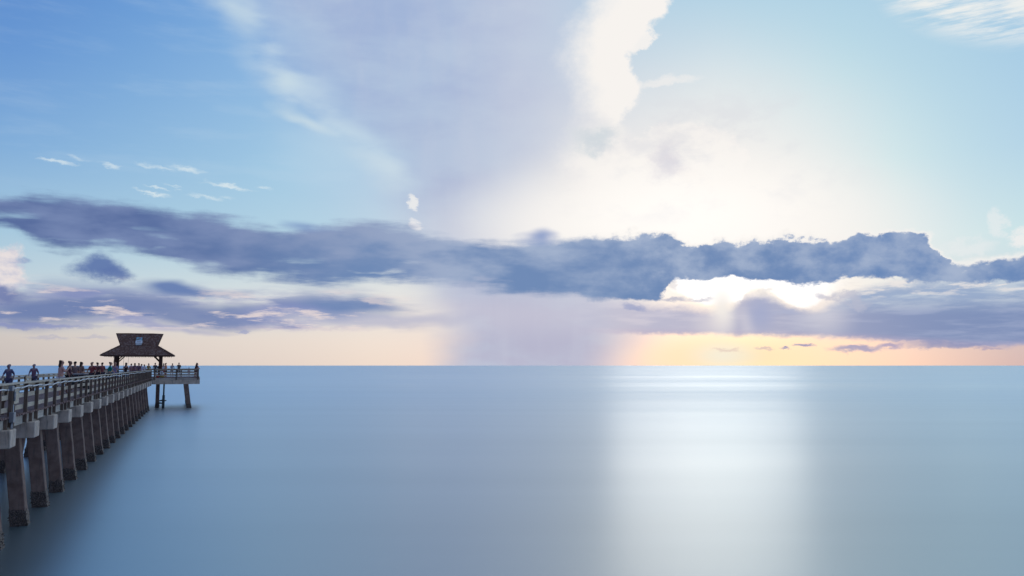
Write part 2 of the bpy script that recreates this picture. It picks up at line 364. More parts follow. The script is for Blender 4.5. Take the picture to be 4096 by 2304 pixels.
def water_build(h, b):
    tcw = h.n.new('ShaderNodeTexCoord'); ox, oy, oz = h.sep(tcw.outputs['Object'])
    cam_r = ox * math.cos(YAW) - oy * math.sin(YAW); cam_f = ox * math.sin(YAW) + oy * math.cos(YAW)
    n1 = h.noise(h.vec(cam_r * 0.008, cam_f * 0.05, 0.0), 1.0, 2, 0.5)
    n2 = h.noise(h.vec(cam_r * 0.0016, cam_f * 0.011, 5.0), 1.0, 5, 0.6)
    slick = h.ss(cam_f + (n2 - 0.5) * 120.0, 340.0, 380.0) * h.ss(cam_f + (n2 - 0.5) * 120.0, 470.0, 420.0) * h.ss(h.noise(h.vec(cam_r * 0.006, cam_f * 0.002, 9.0), 1.0, 3, 0.5), 0.42, 0.56, 0.0, 0.055)   # calm streak far out
    fr = h.n.new('ShaderNodeFresnel'); fr.inputs['IOR'].default_value = 1.33
    df = h.n.new('ShaderNodeBsdfDiffuse'); df.inputs['Color'].default_value = (0.028, 0.076, 0.086, 1)
    gl = h.n.new('ShaderNodeBsdfAnisotropic'); gl.distribution = 'MULTI_GGX'; gl.inputs['Color'].default_value = (0.835, 0.91, 0.955, 1)
    h.put(gl.inputs['Roughness'], h.lr(n1 * 0.4 + n2 * 0.6, 0.35, 0.65, -0.025, 0.025) + h.lr(h.m('SQRT', ox * ox + oy * oy), 25.0, 160.0, 0.325, 0.37) + (n2 - 0.5) * h.lr(cam_f, 90.0, 300.0, 0.05, 0.20) - slick)
    mxs = h.n.new('ShaderNodeMixShader')
    n3 = h.noise(h.vec(cam_r * 0.012, cam_f * 0.10, 3.0), 1.0, 5, 0.6)   # faint current lines
    h.put(mxs.inputs[0], h.lr(S(h, fr.outputs[0]), 0.1, 0.9, 0.50, 0.96) + (n3 - 0.5) * 0.10)
    h.l.new(df.outputs[0], mxs.inputs[1]); h.l.new(gl.outputs[0], mxs.inputs[2])
    h.l.new(mxs.outputs[0], h.n['Material Output'].inputs['Surface']); h.n.remove(b)
M = {}
M['water'] = mat('water', water_build)


def gen(h):                                    # object-space position, offset per object so that copies differ
    t = h.n.new('ShaderNodeTexCoord'); oi = h.n.new('ShaderNodeObjectInfo')
    k = h.n.new('ShaderNodeVectorMath'); k.operation = 'MULTIPLY_ADD'
    cb = h.n.new('ShaderNodeCombineXYZ')
    for i in range(3): h.l.new(oi.outputs['Random'], cb.inputs[i])
    h.l.new(cb.outputs[0], k.inputs[0]); k.inputs[1].default_value = (17.0, 31.0, 23.0); h.l.new(t.outputs['Object'], k.inputs[2])
    return k.outputs[0], S(h, oi.outputs['Random'])
def scaled(h, v, sc):
    k = h.n.new('ShaderNodeVectorMath'); k.operation = 'MULTIPLY'; h.l.new(v, k.inputs[0]); k.inputs[1].default_value = sc
    return k.outputs[0]
def bump(h, b, f, strength, dist=0.01):
    k = h.n.new('ShaderNodeBump'); k.inputs['Strength'].default_value = strength; k.inputs['Distance'].default_value = dist
    h.put(k.inputs['Height'], f); h.l.new(k.outputs[0], b.inputs['Normal'])
def wood(c0, c1, grain=(40, 2, 40), stain=0.5, rough=0.8):
    def f(h, b):
        v, r = gen(h)
        n = h.noise(scaled(h, v, grain), 1.0, 5, 0.6); n2 = h.noise(v, 1.7, 4, 0.6)
        c = h.mix(h.ss(n, 0.3, 0.7), c0 + (1,), c1 + (1,))
        c = h.mix(h.ss(n2, 0.45, 0.75) * stain, c, tuple(x * 0.45 for x in c0) + (1,))
        c = h.mix(h.lr(r, 0.0, 1.0, 0.0, 0.35), c, tuple(x * 0.6 for x in c0) + (1,))
        h.l.new(c, b.inputs['Base Color']); b.inputs['Roughness'].default_value = rough
        b.inputs['Specular IOR Level'].default_value = 0.25
        bump(h, b, n, 0.35)
    return f
def concrete(c0, c1):
    def f(h, b):
        v, r = gen(h)
        n = h.noise(v, 3.0, 6, 0.65); n2 = h.noise(scaled(h, v, (9, 9, 1.2)), 1.0, 4, 0.6); n3 = h.noise(v, 60.0, 3, 0.6)
        c = h.mix(h.ss(n, 0.3, 0.7), c0 + (1,), c1 + (1,))
        c = h.mix(h.ss(n2, 0.5, 0.72) * 0.55, c, (0.10, 0.09, 0.085, 1))
        c = h.mix(h.ss(n3, 0.6, 0.7) * 0.4, c, (0.12, 0.11, 0.10, 1))
        h.l.new(c, b.inputs['Base Color']); b.inputs['Roughness'].default_value = 0.85
        b.inputs['Specular IOR Level'].default_value = 0.25
        bump(h, b, n * 0.6 + n3 * 0.4, 0.3)
    return f
def plain(c, rough=0.6, metal=0.0, var=0.25):
    def f(h, b):
        v, r = gen(h)
        n = h.noise(v, 9.0, 4, 0.6)
        h.l.new(h.mix(h.ss(n, 0.35, 0.75, 0.0, var), c + (1,), tuple(x * 0.55 for x in c) + (1,)), b.inputs['Base Color'])
        b.inputs['Roughness'].default_value = rough; b.inputs['Metallic'].default_value = metal
    return f
def barnacle(h, b):
    v, r = gen(h)
    vo = h.n.new('ShaderNodeTexVoronoi'); vo.inputs['Scale'].default_value = 26.0; h.l.new(v, vo.inputs['Vector'])
    d = S(h, vo.outputs['Distance'])
    h.l.new(h.mix(h.ss(d, 0.25, 0.6), (0.19, 0.145, 0.12, 1), (0.060, 0.045, 0.037, 1)), b.inputs['Base Color'])
    b.inputs['Roughness'].default_value = 0.6; bump(h, b, 1.0 - d, 0.9, 0.03)
def shingle_b(h, b):
    ge = h.n.new('ShaderNodeNewGeometry'); r = S(h, ge.outputs['Random Per Island'])
    v, _ = gen(h); n = h.noise(scaled(h, v, (14, 3, 14)), 1.0, 4, 0.6)
    c = h.mix(r, (0.155, 0.076, 0.056, 1), (0.245, 0.136, 0.103, 1))
    c = h.mix(h.ss(r * 0.4 + n * 0.6, 0.52, 0.7), c, (0.29, 0.20, 0.178, 1))
    h.l.new(c, b.inputs['Base Color']); b.inputs['Roughness'].default_value = 0.85; b.inputs['Specular IOR Level'].default_value = 0.2
M['rail_wood'] = mat('weathered_rail_wood', wood((0.55, 0.445, 0.33), (0.73, 0.62, 0.485), (30, 3, 30)))
M['post_wood'] = mat('weathered_post_wood', wood((0.15, 0.105, 0.08), (0.26, 0.195, 0.155), (30, 30, 3)))
M['deck_wood'] = mat('deck_wood', wood((0.20, 0.12, 0.11), (0.30, 0.20, 0.18), (2, 40, 40), 0.35))
M['stringer_wood'] = mat('stringer_wood', wood((0.48, 0.41, 0.34), (0.66, 0.59, 0.50), (20, 2, 20)))
M['dark_wood'] = mat('dark_post_wood', wood((0.12, 0.066, 0.054), (0.19, 0.115, 0.095), (20, 20, 2)))
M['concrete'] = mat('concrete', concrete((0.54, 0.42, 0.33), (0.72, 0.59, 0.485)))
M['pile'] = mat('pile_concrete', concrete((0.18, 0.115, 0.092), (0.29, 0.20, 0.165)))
M['barnacle'] = mat('barnacle_crust', barnacle)
M['shingle'] = mat('cedar_shingle', shingle_b)
M['pvc'] = mat('white_conduit', plain((0.72, 0.73, 0.75), 0.4, 0.0, 0.15))
M['grey_metal'] = mat('grey_metal', plain((0.24, 0.25, 0.28), 0.5, 0.3))
M['black'] = mat('black_paint', plain((0.02, 0.02, 0.022), 0.5))
M['blue_sign'] = mat('blue_sign_paint', plain((0.26, 0.50, 0.60), 0.5))
M['white_sign'] = mat('white_sign_paint', plain((0.76, 0.78, 0.84), 0.5, 0.0, 0.12))
M['grey_sign'] = mat('grey_sign_paint', plain((0.46, 0.47, 0.49), 0.5))
M['tan'] = mat('tan_paint', plain((0.30, 0.22, 0.18), 0.6))
M['pink'] = mat('pink_paint', plain((0.62, 0.28, 0.42), 0.6))
M['pipe'] = mat('dark_green_pipe', plain((0.05, 0.07, 0.075), 0.5))
_cl = {}
def cloth(c):
    if c not in _cl: _cl[c] = mat('fabric_%02x%02x%02x' % c, plain(lin(c)[:3], 0.85, 0.0, 0.2))
    return _cl[c]

# ------------------------------------------------------------------ sea
def mesh_obj(name, verts, faces, material, parent=None, smooth=False):
    me = bpy.data.meshes.new(name); me.from_pydata(verts, [], faces); me.update()
    if material: me.materials.append(material)
    if smooth: me.polygons.foreach_set('use_smooth', [True] * len(me.polygons))
    o = bpy.data.objects.new(name, me); COL.objects.link(o)
    if parent: o.parent = parent
    return o
R_SEA = 60000
sea = mesh_obj('water', [(R_SEA * math.cos(i * math.tau / 96), R_SEA * math.sin(i * math.tau / 96), 0) for i in range(96)], [tuple(range(96))], M['water'])
sea['kind'] = 'structure'

# ------------------------------------------------------------------ building helpers
def tag(o, label, cat, group=None):
    o['label'] = label; o['category'] = cat
    if group: o['group'] = group
    return o
def empty(name, loc=(0, 0, 0), rz=0.0):
    o = bpy.data.objects.new(name, None); COL.objects.link(o); o.location = loc; o.rotation_euler = (0, 0, rz); o.empty_display_size = 0.2
    return o
def link(name, me, parent, loc=(0, 0, 0), rot=(0, 0, 0)):
    """parents are unrotated at the world origin unless a local frame is wanted"""
    o = bpy.data.objects.new(name, me); COL.objects.link(o); o.parent = parent; o.location = loc; o.rotation_euler = rot
    return o
_bx = {}
def box_me(sx, sy, sz, m, bev=0.0):
    k = (round(sx, 4), round(sy, 4), round(sz, 4), m, bev)
    if k not in _bx:
        bm = bmesh.new(); bmesh.ops.create_cube(bm, size=1.0)
        bmesh.ops.scale(bm, vec=(sx, sy, sz), verts=bm.verts)
        if bev: bmesh.ops.bevel(bm, geom=bm.edges[:], offset=bev, segments=1, affect='EDGES')
        me = bpy.data.meshes.new('box'); bm.to_mesh(me); bm.free(); me.materials.append(M[m] if isinstance(m, str) else m)
        _bx[k] = me
    return _bx[k]
def box(name, parent, x0, x1, y0, y1, z0, z1, m, bev=0.0, rot=(0, 0, 0)):
    return link(name, box_me(x1 - x0, y1 - y0, z1 - z0, m, bev), parent, ((x0 + x1) / 2, (y0 + y1) / 2, (z0 + z1) / 2), rot)
def me_from(bm, m, smooth=False):
    me = bpy.data.meshes.new('mesh'); bm.to_mesh(me); bm.free(); me.materials.append(M[m] if isinstance(m, str) else m)
    if smooth: me.polygons.foreach_set('use_smooth', [True] * len(me.polygons))
    return me
def tube(pts, r, m, seg=8, smooth=True):
    """a round tube along a path"""
    bm = bmesh.new(); rings = []
    pts = [Vector(p) for p in pts]; rr = r if isinstance(r, (list, tuple)) else [r] * len(pts)
    up = Vector((0, 0, 1))
    for i, p in enumerate(pts):
        d = (pts[min(i + 1, len(pts) - 1)] - pts[max(i - 1, 0)]).normalized()
        u = d.cross(up if abs(d.z) < 0.95 else Vector((0, 1, 0))).normalized(); v = d.cross(u)
        rings.append([bm.verts.new(p + (u * math.cos(k * math.tau / seg) + v * math.sin(k * math.tau / seg)) * rr[i]) for k in range(seg)])
    for a, b in zip(rings, rings[1:]):
        for k in range(seg): bm.faces.new((a[k], a[(k + 1) % seg], b[(k + 1) % seg], b[k]))
    bm.faces.new(rings[0][::-1]); bm.faces.new(rings[-1])
    bmesh.ops.recalc_face_normals(bm, faces=bm.faces)
    return me_from(bm, m, smooth)
RND = random.Random(7)

# ------------------------------------------------------------------ pier
BAY, Y0, NB0, NB1 = 3.711, 30.30, -5, 19
XN, XF = -4.84, -8.72                           # outer faces of the rail posts, sea side and far side
XC = (XN + XF) / 2
Z_CAP, Z_DECK, Z_RAIL = 3.234, 3.575, 4.495
PSP, PY0 = BAY / 2, 29.20
pier = empty('pier', (0, 0, 0))
tag(pier, 'long timber fishing pier on concrete piles reaching out over the sea', 'pier')

def prism(p0, p1, w, m, bev=0.02):
    """square pile from p0 (top) to p1 (bottom), sheared so both ends stay level"""
    bm = bmesh.new(); h = w / 2
    t = [bm.verts.new((p0[0] + sx * h, p0[1] + sy * h, p0[2])) for sx, sy in ((-1, -1), (1, -1), (1, 1), (-1, 1))]
    b = [bm.verts.new((p1[0] + sx * h, p1[1] + sy * h, p1[2])) for sx, sy in ((-1, -1), (1, -1), (1, 1), (-1, 1))]
    bm.faces.new(t); bm.faces.new(b[::-1])
    for k in range(4): bm.faces.new((t[k], b[k], b[(k + 1) % 4], t[(k + 1) % 4]))
    bmesh.ops.recalc_face_normals(bm, faces=bm.faces)
    bmesh.ops.bevel(bm, geom=[e for e in bm.edges if abs(e.verts[0].co.z - e.verts[1].co.z) > 0.5], offset=bev, segments=1, affect='EDGES')
    return me_from(bm, m)
def crust(x, w, slope, zt, rng):
    """barnacle growth round the foot of a pile: a lumpy collar with loose shells"""
    bm = bmesh.new(); seg, lev = 28, 10; rows_ = []
    for j in range(lev + 1):
        z = -0.25 + (zt + 0.25) * j / lev; cx = x - slope * z; ring = []
        for k in range(seg):
            t = k / seg * 4; side = int(t); q = (t - side) * 2 - 1
            px, py = ((q, -1), (1, q), (-q, 1), (-1, -q))[side]
            thick = 0.012 + rng.random() * 0.035 * (1.0 - 0.75 * j / lev)
            if j == lev: thick = 0.004
            ring.append(bm.verts.new((cx + px * (w / 2 + thick), py * (w / 2 + thick), z + (rng.random() - 0.5) * (0.12 if j == lev else 0.03))))
        rows_.append(ring)
    for a, b in zip(rows_, rows_[1:]):
        for k in range(seg): bm.faces.new((a[k], a[(k + 1) % seg], b[(k + 1) % seg], b[k]))
    for _ in range(60):
        j = int(rng.random() ** 1.6 * lev); v = rows_[j][rng.randrange(seg)].co
        c = bmesh.ops.create_cone(bm, cap_ends=True, segments=6, radius1=0.026, radius2=0.008, depth=0.05)
        o = Vector((v.x - (x - slope * v.z), v.y, 0)); o.normalize()
        bmesh.ops.rotate(bm, verts=c['verts'], matrix=o.to_track_quat('Z', 'Y').to_matrix())
        bmesh.ops.translate(bm, verts=c['verts'], vec=v + o * 0.015)
    bmesh.ops.recalc_face_normals(bm, faces=bm.faces)
    return me_from(bm, 'barnacle')
PW, BAT = 0.44, 0.125
pile_me = {}
for sd_ in (1, -1):
    xt = (XN - 0.36 - PW / 2 + 0.02) if sd_ > 0 else (XF + 0.36 + PW / 2 - 0.02)
    # top at z 2.73; local frame: x = 0 at the foot on the water line
    foot = xt + sd_ * BAT * 2.73
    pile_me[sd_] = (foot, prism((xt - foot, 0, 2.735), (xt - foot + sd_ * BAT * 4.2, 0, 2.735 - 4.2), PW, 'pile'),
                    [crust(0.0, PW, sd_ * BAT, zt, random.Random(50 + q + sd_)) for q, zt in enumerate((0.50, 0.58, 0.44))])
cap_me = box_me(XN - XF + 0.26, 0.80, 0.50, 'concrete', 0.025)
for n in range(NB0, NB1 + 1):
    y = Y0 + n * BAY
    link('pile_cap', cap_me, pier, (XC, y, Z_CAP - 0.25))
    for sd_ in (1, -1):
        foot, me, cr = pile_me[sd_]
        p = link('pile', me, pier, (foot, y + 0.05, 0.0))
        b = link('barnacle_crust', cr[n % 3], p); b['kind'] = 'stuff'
# timbers under the deck
YA, YB = 9.8, 105.40
for x in (XN - 0.145, XN - 1.1, XC, XF + 1.1, XF + 0.145):
    for n in range(NB0 - 1, NB1 + 1):
        y = Y0 + n * BAY
        if y + BAY < YA: continue
        y1 = min(y + BAY, YB); y0 = max(y, YA)
        if n == NB1: y1 = YB
        box('stringer', pier, x - 0.045, x + 0.045, y0 + 0.006, y1 - 0.006, Z_CAP + 0.003, Z_DECK - 0.052, 'stringer_wood')
for n in range(NB0, NB1 + 1):
    y = Y0 + n * BAY
    box('blocking', pier, XN - 0.098, XN - 0.012, y - 0.16, y - 0.07, Z_CAP + 0.002, Z_DECK - 0.054, 'post_wood')
# deck planks: each near one by itself, the far ones in one part
PIT, PLW = 0.152, 0.142
plank = [box_me(XN - XF - 0.01 + e, PLW, 0.05, 'deck_wood') for e in (0.0, 0.02, -0.02, 0.035)]
npl = int((YB - YA) / PIT); first = int((23.5 - YA) / PIT)
far = bmesh.new()
for i in range(npl):
    y = YA + (i + 0.5) * PIT; dz_ = RND.uniform(-0.003, 0.003); dx_ = RND.uniform(-0.02, 0.02)
    if first <= i < first + 300:
        link('deck_plank', RND.choice(plank), pier, (XC + dx_, y, Z_DECK - 0.025 + dz_), (RND.uniform(-.006, .006), 0, RND.uniform(-.0015, .0015)))
    else:
        c = bmesh.ops.create_cube(far, size=1.0)
        bmesh.ops.scale(far, vec=(XN - XF, PLW, 0.05), verts=c['verts']); bmesh.ops.translate(far, vec=(XC + dx_, y, Z_DECK - 0.025 + dz_), verts=c['verts'])
o = link('deck_planks_far', me_from(far, 'deck_wood'), pier); o['kind'] = 'stuff'; o.name = 'deck_planking'
# rail posts and boards
np_ = int((YB - 0.6 - PY0) / PSP)
kp0 = int((YA - PY0) / PSP)
post_n = box_me(0.098, 0.095, Z_RAIL - 0.045 - Z_CAP - 0.03, 'post_wood', 0.004)
posts = [PY0 + k * PSP for k in range(kp0, np_ + 1)]
for side, xo, s_ in ((0, XN, 1), (1, XF, -1)):
    for y in posts:
        link('rail_post', post_n, pier, (xo - s_ * 0.049, y, (Z_RAIL - 0.045 + Z_CAP + 0.03) / 2), (RND.uniform(-.008, .008), RND.uniform(-.006, .006), 0))
    xi = xo - s_ * (0.098 + 0.021)
    for ya, yb in zip(posts[::2], posts[2::2] + [YB - 0.3]):
        if yb - ya < 0.5: continue
        for nm, zc_, hh in (('rail_board', 4.365, 0.135), ('rail_board', 4.10, 0.135), ('rail_board', 3.765, 0.135)):
            link(nm, box_me(0.038, yb - ya - 0.008, hh, 'rail_wood', 0.004), pier, (xi, (ya + yb) / 2, zc_ + RND.uniform(-.012, .012)), (RND.uniform(-.0035, .0035), RND.uniform(-.02, .02), 0))
        link('rail_cap', box_me(0.20, yb - ya - 0.006, 0.042, 'rail_wood', 0.005), pier, (xo - s_ * 0.085, (ya + yb) / 2, Z_RAIL - 0.021 + RND.uniform(-.006, .006)), (RND.uniform(-.0025, .0025), RND.uniform(-.03, .03), RND.uniform(-.002, .002)))
# conduit under the sea-side hand rail, threaded past the posts
pts = []; y = YA
while y < YB - 1.2:
    k = (y - PY0) / PSP; ph = k - math.floor(k)
    pts.append((XN - 0.018 + 0.028, y, 4.375 - 0.03 * math.sin(ph * math.pi) + 0.02 * math.sin(y * 0.9)))
    y += PSP / 6
link('conduit', tube(pts, 0.021, 'pvc', 8), pier)
cp = tube([(0, -0.05, 0), (0, 0.05, 0)], 0.030, 'grey_metal', 8)
for y in posts:
    if y > 20 and y < YB - 1.5: link('conduit_coupling', cp, pier, (XN + 0.010, y + 0.55, 4.350 + 0.02 * math.sin((y + 0.55) * 0.9)))
# doubled post with a cover board, junction box, cable and drop pipes near the start
link('rail_post', post_n, pier, (XN - 0.049, 26.93, (Z_RAIL + Z_CAP) / 2 - 0.01), (0.004, 0.004, 0))
box('cover_board', pier, XN + 0.003, XN + 0.032, 27.02, 27.66, 3.91, 4.33, 'rail_wood', 0.004)
box('junction_box', pier, XN + 0.002, XN + 0.10, 26.30, 26.52, 4.30, 4.44, 'grey_metal', 0.006)
link('cable', tube([(XN + 0.05, 26.50, 4.40), (XN + 0.06, 26.70, 4.42), (XN + 0.06, 26.85, 4.36), (XN + 0.05, 26.93, 4.24)], 0.012, 'pvc', 6), pier)
link('cable_sleeve', tube([(XN + 0.05, 26.93, 4.26), (XN + 0.045, 26.92, 4.0)], 0.032, 'grey_metal', 8), pier)
box('switch_box', pier, XN + 0.002, XN + 0.12, 26.55, 26.85, 3.42, 3.70, 'grey_metal', 0.006)
for k in (0, 1):
    link('drop_pipe', tube([(XN + 0.06, 26.62 + 0.14 * k, 3.44), (XN + 0.06, 26.62 + 0.14 * k, 3.25), (XN + 0.03, 26.60 + 0.14 * k, 3.10), (XN - 0.25, 26.55 + 0.14 * k, 3.02)], 0.022, 'grey_metal', 8), pier)
link('drop_pipe', tube([(XN + 0.02, 27.02, 3.9), (XN + 0.02, 27.02, 3.2)], 0.014, 'pvc', 8), pier)

# ------------------------------------------------------------------ end platform (part of the pier)
PXR, PXL, PY, PYB = 0.35, -13.9, 105.40, 118.60
ZB0, ZB1 = 2.81, 3.31
for x0, x1 in ((PXL, -9.3), (-9.3, -4.2), (-4.2, -1.55), (-1.55, -0.34), (-0.34, PXR)):
    box('platform_beam', pier, x0 + 0.004, x1 - 0.004, PY, PY + 0.55, ZB0, ZB1 + (0.10 if x1 == PXR else 0.0), 'concrete', 0.015)
for yb in (111.6, 117.9):
    box('platform_beam', pier, PXL, PXR, yb, yb + 0.55, ZB0, ZB1, 'concrete', 0.015)
box('edge_beam', pier, PXR - 0.30, PXR - 0.003, PY + 0.56, PYB, ZB1 - 0.12, Z_DECK - 0.055, 'stringer_wood')
box('edge_beam', pier, PXL + 0.003, PXL + 0.30, PY + 0.56, PYB, ZB1 - 0.12, Z_DECK - 0.055, 'stringer_wood')
for x0, x1 in ((XN + 0.02, -2.3), (-2.3, PXR - 0.16)):
    box('edge_fascia', pier, x0 + 0.004, x1 - 0.004, PY + 0.06, PY + 0.14, ZB1 + 0.004, Z_DECK - 0.053, 'stringer_wood')
for x0, x1 in ((PXL + 0.16, XF - 0.02),):
    box('edge_fascia', pier, x0, x1, PY + 0.06, PY + 0.14, ZB1 + 0.004, Z_DECK - 0.053, 'stringer_wood')
far = bmesh.new()
x = PXL + 0.05
while x < PXR - 0.12:
    c = bmesh.ops.create_cube(far, size=1.0)
    bmesh.ops.scale(far, vec=(PLW, PYB - PY - 0.05, 0.05), verts=c['verts']); bmesh.ops.translate(far, vec=(x + PLW / 2, (PY + PYB) / 2 + 0.03, Z_DECK - 0.025 + RND.uniform(-.003, .003)), verts=c['verts'])
    x += PIT
o = link('platform_planking', me_from(far, 'deck_wood'), pier); o['kind'] = 'stuff'
ZR2 = 4.60
def rail_run(p, q, n, skip_first=False):
    p, q = Vector(p), Vector(q); d = (q - p); L = d.length; u = d / L; alongx = abs(u.x) > abs(u.y)
    for k in range(n + 1):
        if k == 0 and skip_first: continue
        c = p + d * (k / n)
        box('rail_post', pier, c.x - 0.075, c.x + 0.075, c.y - 0.07, c.y + 0.07, ZB1 + 0.05 if not alongx else ZB1 + 0.02, ZR2 - 0.05, 'post_wood', 0.005)
    for k in range(n):
        a, b = p + d * (k / n), p + d * ((k + 1) / n); m_ = (a + b) / 2; l = L / n - 0.012
        for z0, z1 in ((ZR2 - 0.19, ZR2 - 0.055), (4.10, 4.24), (3.78, 3.90)):
            off = 0.10
            if alongx: box('rail_board', pier, m_.x - l / 2, m_.x + l / 2, m_.y + off - 0.02, m_.y + off + 0.02, z0, z1, 'rail_wood', 0.004)
            else: box('rail_board', pier, m_.x - off - 0.02, m_.x - off + 0.02, m_.y - l / 2, m_.y + l / 2, z0, z1, 'rail_wood', 0.004)
        if alongx: box('rail_cap', pier, m_.x - l / 2, m_.x + l / 2, m_.y - 0.10, m_.y + 0.12, ZR2 - 0.045, ZR2, 'rail_wood', 0.005)
        else: box('rail_cap', pier, m_.x - 0.12, m_.x + 0.10, m_.y - l / 2, m_.y + l / 2, ZR2 - 0.045, ZR2, 'rail_wood', 0.005)
rail_run((XN + 0.22, PY - 0.02, 0), (0.10, PY - 0.02, 0), 2)
rail_run((0.14, PY + 0.22, 0), (0.14, PYB - 0.2, 0), 6)
rail_run((PXL + 0.25, PYB - 0.08, 0), (0.0, PYB - 0.08, 0), 7)
rail_run((PXL + 0.25, PY - 0.02, 0), (XF - 0.25, PY - 0.02, 0), 2)
rail_run((PXL + 0.1, PY + 0.3, 0), (PXL + 0.1, PYB - 0.3, 0), 6)
# platform piles
cr0 = [crust(0.0, 0.48, s_, 0.5, random.Random(90 + i)) for i, s_ in enumerate((0.14, 0.0, -0.14))]
for xt, yt, s_ in ((-1.15, PY + 0.30, 1), (-4.32, PY + 2.1, 0), (-4.45, 111.9, 0), (-4.72, 118.15, 0), (-1.42, 118.15, 1), (-9.2, PY + 2.1, 0), (-12.4, PY + 0.3, -1), (-12.4, 118.15, -1), (-9.2, 118.15, 0)):
    w = 0.50 if s_ else 0.38
    p = link('pile', prism((0, 0, ZB0 + 0.003), (s_ * 0.14 * 4.2, 0, ZB0 - 4.2), w, 'pile'), pier, (xt, yt, 0))
    b = link('barnacle_crust', crust(s_ * 0.14 * ZB0, w, s_ * 0.14, 0.5, random.Random(int(xt * 7 + yt))), p); b['kind'] = 'stuff'
link('riser_pipe', tube([(-3.60, PY + 1.2, ZB1), (-3.60, PY + 1.2, 1.45)], 0.09, 'pipe', 10), pier)
link('pipe_sleeve', tube([(-3.60, PY + 1.2, 1.5), (-3.60, PY + 1.2, 1.46), (-3.62, PY + 1.2, -1.0)], [0.145, 0.15, 0.16], 'pipe', 12), pier)
link('pipe_clamp', tube([(-4.05, PY + 1.25, 0.85), (-3.7, PY + 1.2, 0.90), (-3.28, PY + 1.15, 0.86)], [0.07, 0.10, 0.05], 'pipe', 8), pier)
link('pipe_clamp', tube([(-4.1, PY + 1.3, 0.60), (-3.62, PY + 1.2, 0.55)], [0.10, 0.07], 'pipe', 8), pier)

# ------------------------------------------------------------------ pavilion
GX, GY = -6.76, 112.0
pav = empty('pavilion', (GX, GY, Z_DECK))
tag(pav, 'dark shingled pavilion with flared upper roof standing at the pier end', 'pavilion')
zz = -Z_DECK
HX, HY, ZE = 3.97, 3.30, 6.24 + zz              # eaves
WX, WY, ZW = 2.02, 1.50, 7.41 + zz              # waist
RX, ZG = 2.62, 8.88 + zz                        # ridge
for sx in (-1, 1):
    for sy in (-1, 1):
        box('post', pav, sx * 2.49 - 0.15, sx * 2.49 + 0.15, sy * 1.7 - 0.15, sy * 1.7 + 0.15, 0.0, ZE - 0.10, 'dark_wood', 0.015)
        link('brace', tube([(sx * 2.36, sy * 1.7, ZE - 0.75), (sx * 1.75, sy * 1.7, ZE - 0.12)], 0.065, 'dark_wood', 4, False), pav)
        link('brace', tube([(sx * 2.49, sy * 1.58, ZE - 0.75), (sx * 2.49, sy * 1.0, ZE - 0.12)], 0.065, 'dark_wood', 4, False), pav)
for sy in (-1, 1): box('tie_beam', pav, -2.7, 2.7, sy * 1.7 - 0.08, sy * 1.7 + 0.08, ZE - 0.145, ZE + 0.09, 'dark_wood', 0.01)
for sx in (-1, 1): box('tie_beam', pav, sx * 2.49 - 0.08, sx * 2.49 + 0.08, -1.61, 1.61, ZE - 0.143, ZE + 0.08, 'dark_wood', 0.01)
for sy in (-1, 1): box('fascia', pav, -HX, HX, sy * HY - 0.03, sy * HY + 0.03, ZE - 0.12, ZE + 0.03, 'dark_wood')
for sx in (-1, 1): box('fascia', pav, sx * HX - 0.03, sx * HX + 0.03, -HY + 0.031, HY - 0.031, ZE - 0.12, ZE + 0.03, 'dark_wood')
tail = box_me(0.045, 0.10, 0.16, 'dark_wood')
for sy in (-1, 1):
    for k in range(30):
        x = -3.6 + k * 7.2 / 29 + RND.uniform(-.04, .04)
        if abs(abs(x) - 2.49) < 0.25: continue
        link('rafter_tail', tail, pav, (x, sy * (HY - 0.10), ZE - 0.155 + RND.uniform(-.035, .03)), (0, RND.uniform(-.12, .12), 0))
def quad_deck(c, th):
    bm = bmesh.new(); c = [Vector(v) for v in c]
    nrm = (c[1] - c[0]).cross(c[-1] - c[0]).normalized()
    a = [bm.verts.new(v) for v in c]; b = [bm.verts.new(v - nrm * th) for v in c]
    bm.faces.new(a); bm.faces.new(b[::-1]); n = len(c)
    for k in range(n): bm.faces.new((a[k], b[k], b[(k + 1) % n], a[(k + 1) % n]))
    bmesh.ops.recalc_face_normals(bm, faces=bm.faces)
    return me_from(bm, 'dark_wood'), nrm
def shingles(bl, br, tr, tl, expo, rng):
    """courses of split shingles over the roof plane bl-br-tr-tl"""
    bm = bmesh.new(); bl, br, tr, tl = map(Vector, (bl, br, tr, tl))
    nrm = (br - bl).cross(tl - bl).normalized(); H = ((tl + tr) / 2 - (bl + br) / 2); n = max(2, round(H.length / expo)); up = H.normalized()
    for j in range(n):
        t = j / n; a, b = bl.lerp(tl, t), br.lerp(tr, t); L = (b - a).length; u = (b - a).normalized(); x = rng.uniform(-0.1, 0)
        while x < L:
            w = rng.uniform(0.09, 0.22); x0, x1 = max(x, -0.01), min(x + w - 0.008, L + 0.01); x += w
            if x1 - x0 < 0.02: continue
            len_ = expo * 1.75; lift = 0.035 + rng.uniform(-0.008, 0.014); drop = rng.uniform(-0.015, 0.012)
            p = [a + u * x0 + up * drop, a + u * x1 + up * drop, a + u * x1 + up * len_, a + u * x0 + up * len_]
            if j == n - 1: p[2] = a + u * x1 + up * expo; p[3] = a + u * x0 + up * expo
            hi = (lift, lift, 0.012, 0.012)
            tv = [bm.verts.new(q + nrm * h_) for q, h_ in zip(p, hi)]; bv = [bm.verts.new(q + nrm * (h_ - 0.016)) for q, h_ in zip(p, hi)]
            bm.faces.new(tv); bm.faces.new((tv[0], bv[0], bv[1], tv[1])); bm.faces.new((tv[1], bv[1], bv[2], tv[2])); bm.faces.new((tv[3], bv[3], bv[0], tv[0]))
    bmesh.ops.recalc_face_normals(bm, faces=bm.faces)
    return me_from(bm, 'shingle')
rg = random.Random(5)
